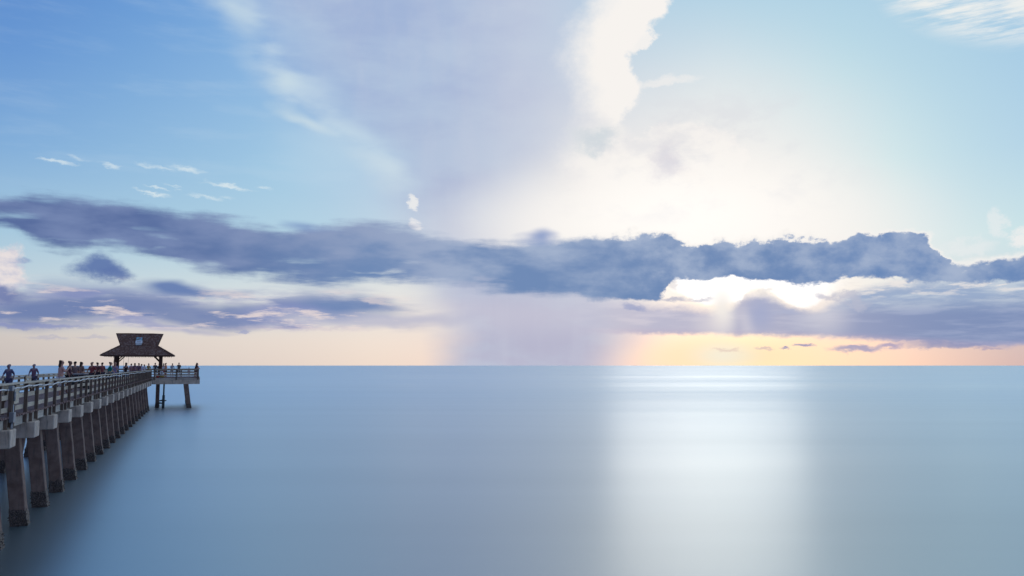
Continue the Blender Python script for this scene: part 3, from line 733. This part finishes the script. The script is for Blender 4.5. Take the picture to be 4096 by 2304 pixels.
planes = [((-HX, -HY, ZE), (HX, -HY, ZE), (WX, -WY, ZW), (-WX, -WY, ZW)), ((HX, HY, ZE), (-HX, HY, ZE), (-WX, WY, ZW), (WX, WY, ZW)),
          ((HX, -HY, ZE), (HX, HY, ZE), (WX, WY, ZW), (WX, -WY, ZW)), ((-HX, HY, ZE), (-HX, -HY, ZE), (-WX, -WY, ZW), (-WX, WY, ZW)),
          ((-WX, -WY, ZW), (WX, -WY, ZW), (RX, 0, ZG), (-RX, 0, ZG)), ((WX, WY, ZW), (-WX, WY, ZW), (-RX, 0, ZG), (RX, 0, ZG))]
for q, pl in enumerate(planes):
    me, nrm = quad_deck(pl, 0.05)
    r_ = link('roof_slope', me, pav)
    s_ = link('shingle_courses', shingles(*pl, 0.145 if q < 4 else 0.155, rg), r_); s_['kind'] = 'stuff'
for sx in (-1, 1):
    me, _ = quad_deck(((sx * (WX - 0.03), -WY + 0.08, ZW + 0.05), (sx * (WX - 0.03), WY - 0.08, ZW + 0.05), (sx * (RX - 0.06), 0, ZG - 0.10))[::sx], 0.04)
    link('gable_end', me, pav)
    for sy in (-1, 1):
        link('hip_board', tube([(sx * (HX + 0.07), sy * (HY + 0.07), ZE - 0.03), (sx * WX, sy * WY, ZW + 0.045)], 0.06, 'dark_wood', 4, False), pav)
        link('barge_board', tube([(sx * (WX + 0.01), sy * WY, ZW + 0.05), (sx * (RX + 0.03), 0, ZG + 0.03)], 0.055, 'dark_wood', 4, False), pav)
link('ridge_cap', tube([(-RX - 0.04, 0, ZG + 0.02), (-1.3, 0, ZG + 0.045), (0, 0, ZG + 0.035), (1.4, 0, ZG + 0.05), (RX + 0.05, 0, ZG + 0.01)], 0.06, 'shingle', 6, False), pav)
for sx, sy, t in ((1, -1, .25), (1, -1, .3), (1, -1, .55), (1, -1, .93), (-1, -1, .5), (-1, -1, .9)):     # spikes against birds
    p = Vector((sx * WX, sy * WY, ZW + 0.08)).lerp(Vector((sx * HX, sy * HY, ZE + 0.03)), t)
    link('bird_spike', tube([p, p + Vector((0.03, 0, 0.22))], [0.012, 0.006], 'grey_metal', 5), pav)

# sign hung on the upper roof
def on_slope(z, off):                           # point on the front of the upper roof, off metres proud
    t = (z - 7.41) / (8.88 - 7.41); n = Vector((0, -1.47, 1.5)).normalized()
    return Vector((0, GY - WY + t * WY, z)) + n * off
sgn = empty('roof_sign', (GX, GY - WY, 7.41))
tag(sgn, 'weathered blue and white painted board sign fixed to the upper pavilion roof', 'sign')
tilt = -(math.pi / 2 - math.atan2(1.47, 1.5)) * 1.0
def panel(name, x0, x1, z0, z1, off, m, parent=sgn, th=0.03):
    c = on_slope((z0 + z1) / 2, off)
    h_ = (z1 - z0) / math.sin(math.atan2(1.47, 1.5))
    o = link(name, box_me(x1 - x0, th, h_, m, 0.004), sgn, Vector(((x0 + x1) / 2 + 0.0, c.y - (GY - WY), c.z - 7.41)), (tilt, 0, 0))
    return o
panel('picture_board', -0.33, 0.33, 7.94, 8.38, 0.10, 'blue_sign')
panel('name_board', -0.40, 0.38, 7.63, 7.94, 0.105, 'white_sign')
panel('name_board_edge', -0.36, 0.36, 7.915, 7.97, 0.125, 'white_sign')
panel('lower_board', -0.34, 0.31, 7.40, 7.62, 0.10, 'grey_sign')
for z, x0, x1 in ((7.84, -0.24, 0.20), (7.755, -0.26, 0.24), (7.54, 0.05, 0.24)):
    panel('lettering_line', x0, x1, z - 0.012, z + 0.012, 0.122, 'grey_metal')
bm = bmesh.new()
out_ = [(-0.28, -0.17), (-0.20, -0.20), (-0.06, -0.10), (0.10, 0.06), (0.16, 0.14), (0.08, 0.17), (-0.08, 0.08), (-0.24, -0.04)]
f0 = [bm.verts.new((x, -0.02, z)) for x, z in out_]; f1 = [bm.verts.new((x, 0.0, z)) for x, z in out_]
bm.faces.new(f0); bm.faces.new(f1[::-1])
for k in range(len(out_)): bm.faces.new((f0[k], f1[k], f1[(k + 1) % len(out_)], f0[(k + 1) % len(out_)]))
bmesh.ops.recalc_face_normals(bm, faces=bm.faces)
c = on_slope(8.15, 0.125)
link('painted_figure', me_from(bm, 'tan'), sgn, (0, c.y - (GY - WY), c.z - 7.41), (tilt, 0, 0))
c = on_slope(8.33, 0.135)
link('painted_figure_tip', box_me(0.12, 0.02, 0.14, 'pink', 0.02), sgn, (0.12, c.y - (GY - WY), c.z - 7.41), (tilt, 0.6, 0))

# ------------------------------------------------------------------ people
def skin(verts, edges, m, sub=1, root=0):
    """verts: (x, y, z, r[, r2]); a skinned, subdivided surface along the edges"""
    me = bpy.data.meshes.new('skeleton'); me.from_pydata([v[:3] for v in verts], edges, [])
    o = bpy.data.objects.new('skeleton', me); COL.objects.link(o)
    o.modifiers.new('skin', 'SKIN')
    for i, v in enumerate(verts):
        sv = me.skin_vertices[0].data[i]; sv.radius = (v[3], v[4] if len(v) > 4 else v[3]); sv.use_root = (i == root)
    ss_ = o.modifiers.new('sub', 'SUBSURF'); ss_.levels = sub; ss_.render_levels = sub
    dg = bpy.context.evaluated_depsgraph_get(); dg.update()
    out = bpy.data.meshes.new_from_object(o.evaluated_get(dg))
    bpy.data.objects.remove(o); bpy.data.meshes.remove(me)
    out.materials.clear(); out.materials.append(m)
    out.polygons.foreach_set('use_smooth', [True] * len(out.polygons))
    return out
SKIN = mat('skin', plain((0.42, 0.25, 0.18), 0.6, 0.0, 0.1))
POSES = {  # elbow and wrist of the (left, right) arm, ankles, lean of the trunk
 'stand':  (((-.25, -.02, 1.13), (-.26, .06, .90)), ((.25, -.02, 1.13), (.26, .06, .90)), ((-.10, 0), (.11, .03)), 0.0),
 'lean':   (((-.27, .14, 1.14), (-.17, .36, 1.06)), ((.27, .14, 1.14), (.17, .36, 1.06)), ((-.10, -.06), (.12, .02)), 0.13),
 'walk':   (((-.25, -.12, 1.14), (-.25, -.02, .92)), ((.25, .12, 1.14), (.24, .28, .98)), ((-.09, .24), (.10, -.26)), 0.03),
 'phone':  (((-.25, .02, 1.13), (-.20, .22, 1.22)), ((.24, .10, 1.16), (.12, .30, 1.36)), ((-.11, .04), (.11, -.02)), 0.0),
 'turn':   (((-.28, -.04, 1.14), (-.16, .12, 1.00)), ((.25, .00, 1.13), (.30, .10, .92)), ((-.13, .05), (.10, -.05)), 0.02),
}
def person_meshes(pose, long_hair, female):
    (le, lw), (re_, rw), (la, ra), ln = POSES[pose]
    sh = 0.135 if female else 0.155; k = 0.84 if female else 0.92
    le, lw, re_, rw = [(q[0] * 0.86, q[1], q[2]) for q in (le, lw, re_, rw)]
    def L(y, z): return y + ln * max(0, (z - 0.95)) / 0.45
    V, E = [], []
    def v(x, y, z, r, r2=None, frm=None):
        V.append((x, y, z, r, r2 if r2 else r)); i = len(V) - 1
        if frm is not None: E.append((frm, i))
        return i
    pel = v(0, 0, .96, .135 * k, .105)
    wai = v(0, L(.0, 1.12), 1.12, .120 * k, .09, pel)
    che = v(0, L(.01, 1.30), 1.30, .140 * k, .10, wai)
    nek = v(0, L(.01, 1.47), 1.47, .055, .055, che)
    hd0 = v(0, L(.02, 1.55), 1.55, .070, .080, nek)
    hd1 = v(0, L(.025, 1.63), 1.63, .078, .095, hd0)
    v(0, L(.02, 1.69), 1.69, .052, .062, hd1)
    v(0, L(.125, 1.60), 1.595, .014, .014, hd0)                       # nose
    for s_ in (-1, 1): v(s_ * .092, L(.01, 1.60), 1.60, .016, .010, hd1)  # ears
    arms = []
    for s_, el_, wr in ((-1, le, lw), (1, re_, rw)):
        s0 = v(s_ * sh, L(0, 1.40), 1.385, .050 * k, None, che)
        e0 = v(el_[0], L(el_[1], el_[2]), el_[2], .043 * k, None, s0)
        w0 = v(wr[0], L(wr[1], wr[2]), wr[2], .030, None, e0)
        d = (Vector(wr) - Vector(el_)).normalized(); pl = Vector(wr) + d * 0.07
        p0 = v(pl.x, L(pl.y, pl.z), pl.z, .036, .020, w0)
        side = d.cross(Vector((0, 0, 1)) if abs(d.z) < 0.8 else Vector((1, 0, 0))).normalized()
        for q, (o_, l_) in enumerate(((-.030, .070), (-.010, .082), (.010, .078), (.029, .062))):
            m1 = pl + side * o_ + d * l_ * 0.55; m2 = m1 + (d + Vector((0, 0, -0.6))).normalized() * l_ * 0.5
            a = v(m1.x, L(m1.y, m1.z), m1.z, .009, None, p0); v(m2.x, L(m2.y, m2.z), m2.z, .008, None, a)
        th = Vector(wr) + d * 0.03 + side * -.045; a = v(th.x, L(th.y, th.z), th.z, .010, None, w0)
        th = th + d * 0.035 + side * -.008; v(th.x, L(th.y, th.z), th.z, .009, None, a)
        arms.append((s0, e0, w0))
    legs = []
    for s_, an in ((-1, la), (1, ra)):
        h0 = v(s_ * .095, 0, .88, .098 * k, None, pel)
        k0 = v(s_ * .10 + (an[0] - s_ * .1) * .5, an[1] * .5 + .03, .50, .060 * k, None, h0)
        c0 = v(an[0], an[1] * .8, .30, .056 * k, None, k0)
        a0 = v(an[0], an[1], .085, .036, None, c0)
        v(an[0] * 1.15, an[1] + .15, .035, .040, .026, a0); legs.append((h0, k0, c0, a0))
    body = skin(V, E, SKIN, 1, pel)
    def sub_skin(idx, edges, add, m=None):
        mp = {j: i for i, j in enumerate(idx)}
        return skin([(V[j][0], V[j][1], V[j][2], V[j][3] + a_, V[j][4] + a_) for j, a_ in zip(idx, add)], [(mp[a], mp[b]) for a, b in edges], SKIN, 1, 0)
    (s0, e0, _), (s1, e1, _) = arms
    (h0, k0, c0, a0), (h1, k1, c1, a1) = legs
    hem = v(0, 0, .85, .125 * k, .105)
    shirt = sub_skin([che, wai, pel, s0, s1, e0, e1, hem], [(che, wai), (wai, pel), (pel, hem), (che, s0), (che, s1), (s0, e0), (s1, e1)], (.016, .024, .022, .016, .016, .014, .014, .024))
    tank = sub_skin([che, wai, pel, s0, s1, hem], [(che, wai), (wai, pel), (pel, hem), (che, s0), (che, s1)], (.014, .020, .020, .008, .008, .022))
    shorts = sub_skin([pel, h0, h1, k0, k1], [(pel, h0), (pel, h1), (h0, k0), (h1, k1)], (.024, .022, .022, .026, .026))
    trous = sub_skin([pel, h0, h1, k0, k1, c0, c1, a0, a1], [(pel, h0), (pel, h1), (h0, k0), (h1, k1), (k0, c0), (k1, c1), (c0, a0), (c1, a1)], (.024, .022, .022, .020, .020, .018, .018, .026, .026))
    hp = [(0, L(-.012, 1.69), 1.69, .082, .092), (0, L(-.035, 1.63), 1.63, .092, .080), (0, L(-.05, 1.55), 1.555, .070, .045)]
    he = [(0, 1), (1, 2)]
    if long_hair: hp += [(0, L(-.075, 1.47), 1.47, .085, .045), (0, L(-.08, 1.36), 1.37, .070, .035)]; he += [(2, 3), (3, 4)]
    hair = skin(hp, he, SKIN, 1, 0)
    return dict(body=body, shirt=shirt, tank=tank, shorts=shorts, trousers=trous, hair=hair)
_pm = {}
def person(x, y, rz, pose, label, top, bottom, hair=(46, 34, 30), tan=(196, 150, 128), long_hair=False, female=False, kind='shirt', low='shorts', h=1.70, group='people on the pier', hat=None):
    k = (pose, long_hair, female)
    if k not in _pm: _pm[k] = person_meshes(*k)
    ms_ = _pm[k]
    def put_(name, me, parent, colour):
        o = bpy.data.objects.new(name, me); COL.objects.link(o); o.parent = parent
        o.material_slots[0].link = 'OBJECT'; o.material_slots[0].material = cloth(colour); return o
    b = bpy.data.objects.new('person', ms_['body']); COL.objects.link(b)
    b.material_slots[0].link = 'OBJECT'; b.material_slots[0].material = cloth(tan)
    b.location = (x, y, Z_DECK + 0.004); b.rotation_euler = (0, 0, rz); b.scale = (h / 1.74,) * 3
    put_('hair', ms_['hair'], b, hair)
    if kind: put_('shirt', ms_[kind], b, top)
    put_('trousers' if low == 'trousers' else 'shorts', ms_[low], b, bottom)
    tag(b, label, 'person', group)
    return b
def along(px, y):
    """x on the deck where the sight line through photo column px crosses distance y"""
    return y * math.tan(YAW + math.atan((px - 2048) / FPX))
AWAY, TO_CAM, RIGHT_, LEFT_ = 0.0, math.pi, -math.pi / 2, math.pi / 2
R = math.radians
person(along(253, 40.5), 40.5, R(-60), 'phone', 'woman in pale pink top and white shorts near the start of the crowd', (214,168,160), (226,222,226), (62,44,40), (206,160,140), True, True, 'shirt')
person(along(285, 47), 47, R(-100), 'turn', 'person in dark maroon shirt just behind the woman in white shorts', (84,52,62), (40,36,44), (48,34,32), (150,110,98))
person(along(308, 53), 53, R(20), 'stand', 'person in grey brown shirt standing beyond the black cart', (120,98,98), (60,58,72), (52,40,38))
person(along(333, 57), 57, R(-30), 'stand', 'long haired person in tan top beside the grey brown shirt', (142,112,104), (70,64,80), (58,40,36), long_hair=True, female=True)
person(along(377, 62), 62, R(150), 'walk', 'person in faded red shirt walking back along the pier', (150,70,76), (72,60,72), (60,42,40))
person(along(397, 68), 68, R(-20), 'stand', 'man in maroon shirt, first of two maroon shirts left of the pavilion', (112,62,68), (58,48,58), (66,46,42))
person(along(417, 70), 70, R(30), 'turn', 'man in brick red shirt, nearer the pavilion of the two red shirts', (138,72,74), (66,56,66), (62,42,40))
person(along(446, 60), 60, R(-80), 'walk', 'person in bright teal shirt walking before the pavilion post', (28,134,124), (60,66,92), (70,54,50))
person(along(468, 66), 66, R(170), 'phone', 'person in lavender shirt in front of the pavilion post', (150,138,176), (104,120,168), (86,64,58), long_hair=True, female=True)
person(along(511, 73.5), 73.5, R(-10), 'turn', 'dark haired woman in black tank top by the side rail', (38,28,34), (46,40,54), (40,26,28), (200,150,132), True, True, 'tank')
person(along(532, 92), 92, R(20), 'stand', 'person in dusty rose shirt, leftmost of the five seen under the pavilion roof', (168,120,124), (90,80,96), (70,52,48), h=1.66)
person(along(546, 88), 88, R(10), 'stand', 'woman with long brown hair and mauve top under the pavilion', (146,104,116), (80,70,92), (58,38,38), long_hair=True, female=True)
person(along(562, 90), 90, R(-15), 'stand', 'dark haired man in dark mauve shirt under the pavilion', (112,84,102), (72,68,92), (44,34,36))
person(along(573, 92.5), 92.5, R(12), 'turn', 'dark haired person in pale lavender shirt beside the mauve shirts', (188,184,208), (90,92,120), (38,32,40), h=1.62)
person(along(584, 95), 95, R(-8), 'stand', 'short dark haired person in white shirt by the rail corner', (206,206,220), (96,98,124), (40,34,42), h=1.58)
person(along(601, 100), 100, R(200), 'phone', 'person in yellow green top holding something at the rail corner', (150,134,84), (82,70,86), (64,46,44), female=True)
person(along(628, 107.2), 107.2, R(10), 'lean', 'broad man in dark navy shirt just before the pavilion post', (44,44,58), (40,40,52), (78,66,62), h=1.78)
person(along(643, 113.6), 113.6, R(-30), 'stand', 'person in purple shirt partly behind the pavilion post', (92,78,106), (70,62,84), (60,44,42), h=1.66)
person(along(661, 108.4), 108.4, R(-25), 'stand', 'blond woman in white tank top on the end platform', (228,226,234), (160,48,52), (206,186,160), (210,160,136), True, True, 'tank', h=1.74)
person(along(670, 109.4), 109.4, R(60), 'turn', 'bare backed man in dark cap talking to the blond woman', (220,160,130), (48,42,48), (52,38,38), (216,150,122), kind=None, h=1.78)
person(along(694, 117.2), 117.2, R(-15), 'lean', 'man in light grey shirt leaning on the seaward rail', (184,188,200), (176,170,176), (90,84,84), h=1.74)
person(along(722, 116.8), 116.8, R(5), 'lean', 'broad man in dark shirt leaning on the seaward rail', (62,52,58), (72,60,66), (70,58,56), h=1.84)
person(along(762, 117.0), 117.0, R(10), 'stand', 'small child in pink shirt on the end platform', (206,150,160), (150,110,124), (120,90,80), h=1.20)
person(along(787, 106.6), 106.6, R(-70), 'lean', 'long haired woman in brown top leaning at the outermost rail corner', (86,54,52), (110,56,60), (54,36,34), (196,140,118), True, True, 'shirt', h=1.80)
person(along(800, 110.6), 110.6, R(-50), 'lean', 'person in lilac top beside the woman at the rail corner', (150,128,150), (110,60,66), (70,48,46), (200,150,130), h=1.70).location.x = -0.12
person(along(47, 44.0), 44.0, R(160), 'walk', 'person in dull purple clothes walking, nearest the start of the pier', (104,96,126), (84,82,110), (96,84,100), (150,130,140), h=1.52)
person(along(146, 51.5), 51.5, R(170), 'walk', 'person in faded plum shirt walking along the far rail', (124,92,116), (92,84,110), (104,88,102), (156,132,140), h=1.54)

# ------------------------------------------------------------------ things on the deck
cx, cy = along(331, 46.5), 46.5
cart = empty('fishing_cart', (cx, cy, Z_DECK), 0.1)
tag(cart, 'black framed cart with a pale top lip standing on the deck', 'cart')
for sx in (-1, 1):
    for sy in (-1, 1):
        link('leg', tube([(sx * .42, sy * .28, 0.0), (sx * .34, sy * .22, 0.98)], 0.028, 'black', 4, False), cart)
box('tray', cart, -.40, .40, -.27, .27, 0.30, 0.62, 'black', 0.01)
box('top_frame', cart, -.37, .37, -.25, -.20, 0.93, 0.99, 'black'); box('top_frame', cart, -.37, .37, .20, .25, 0.93, 0.99, 'black')
box('top_lip', cart, -.36, .36, -.24, .24, 0.992, 1.012, 'white_sign')
box('handle_post', cart, .30, .345, -.02, .02, 1.013, 1.16, 'tan')
def bench(x, y, rz, label):
    b = empty('bench', (x, y, Z_DECK), rz); tag(b, label, 'bench', 'benches on the pier')
    for sx in (-1, 1):
        box('leg', b, sx * .62 - .04, sx * .62 + .04, -.20, -.12, 0, .42, 'post_wood'); box('leg', b, sx * .62 - .04, sx * .62 + .04, .14, .22, 0, .42, 'post_wood')
        box('back_post', b, sx * .62 - .035, sx * .62 + .035, .225, .28, .36, .86, 'post_wood', 0, (-.12, 0, 0))
    for k in range(3): box('seat_slat', b, -.75, .75, -.22 + k * .15, -.085 + k * .15, .422, .458, 'rail_wood', .004)
    for k in range(2): box('back_slat', b, -.75, .75, .185, .215, .56 + k * .17, .70 + k * .17, 'rail_wood', .004, (-.12, 0, 0))
bench(-5.45, 28.6, R(-90), 'weathered timber bench with its back to the near rail')
bench(-8.10, 50.0, R(90), 'weathered timber bench with its back to the far rail')
bench(-5.45, 60.5, R(-90), 'timber bench beside the near rail, behind the black cart')
bk = empty('bucket', (along(640, 107.4), 106.2, Z_DECK)); tag(bk, 'red fishing bucket on the platform deck behind the rail', 'bucket')
link('body', tube([(0, 0, 0), (0, 0, .02), (0, 0, .30)], [.12, .125, .155], cloth((186, 60, 44)), 12), bk)
link('rim', tube([(0, 0, .285), (0, 0, .31)], .162, cloth((206, 90, 60)), 12), bk)
link('handle', tube([(.155 * math.cos(t * math.pi / 8), 0, .30 + .12 * math.sin(t * math.pi / 8)) for t in range(9)], .006, 'grey_metal', 5), bk)
bg = empty('tackle_bag', (along(656, 106.0), 105.95, Z_DECK)); tag(bg, 'low yellow tackle bag on the platform deck by the red bucket', 'bag')
link('body', tube([(-.22, 0, .10), (-.19, 0, .11), (0, 0, .12), (.19, 0, .11), (.22, 0, .10)], [.04, .09, .105, .09, .04], cloth((176, 150, 60)), 10), bg)
link('strap', tube([(-.14, 0, .20), (-.08, 0, .29), (.08, 0, .29), (.14, 0, .20)], .012, cloth((60, 52, 40)), 6), bg)
lb = empty('life_ring', (along(653.5, 105.58), 105.60, 4.14)); tag(lb, 'round white and grey life ring hung on the platform rail', 'life ring')
def ring_arc(t0, t1, m, name):
    pts_ = [(0.15 * math.cos(t0 + (t1 - t0) * q / 8), 0, 0.15 * math.sin(t0 + (t1 - t0) * q / 8)) for q in range(9)]
    link(name, tube(pts_, 0.068, m, 8), lb)
for q in range(4):
    ring_arc(q * math.pi / 2 + .2, (q + 1) * math.pi / 2 - .2, 'white_sign', 'ring_segment'); ring_arc(q * math.pi / 2 - .2, q * math.pi / 2 + .2, 'grey_sign', 'band')
lb.location.y = 105.50 - 0.16
def rod(x, y, tx, ty, L, label):
    o = empty('fishing_rod', (x, y, Z_DECK)); tag(o, label, 'fishing rod', 'fishing rods leaning on the rail')
    link('blank', tube([(0, 0, 0.35), (tx * .4, ty * .4, .35 + L * .5), (tx, ty, .35 + L)], [.014, .011, .006], 'black', 5), o)
    link('grip', tube([(-tx * .02, -ty * .02, 0), (0, 0, .36)], .02, 'tan', 6), o)
    link('reel', tube([(.0, -.05, .38), (.0, -.12, .38)], .045, 'grey_metal', 8), o)
rod(along(449, 78), 78, .42, 0, 2.35, 'fishing rod leaning towards the pavilion, left of its post')
rod(along(500, 86), 86, .02, .1, 2.9, 'upright fishing rod, left of two under the pavilion roof')
rod(along(515, 86), 86.3, .16, .1, 3.1, 'tilted fishing rod, right of two under the pavilion roof')
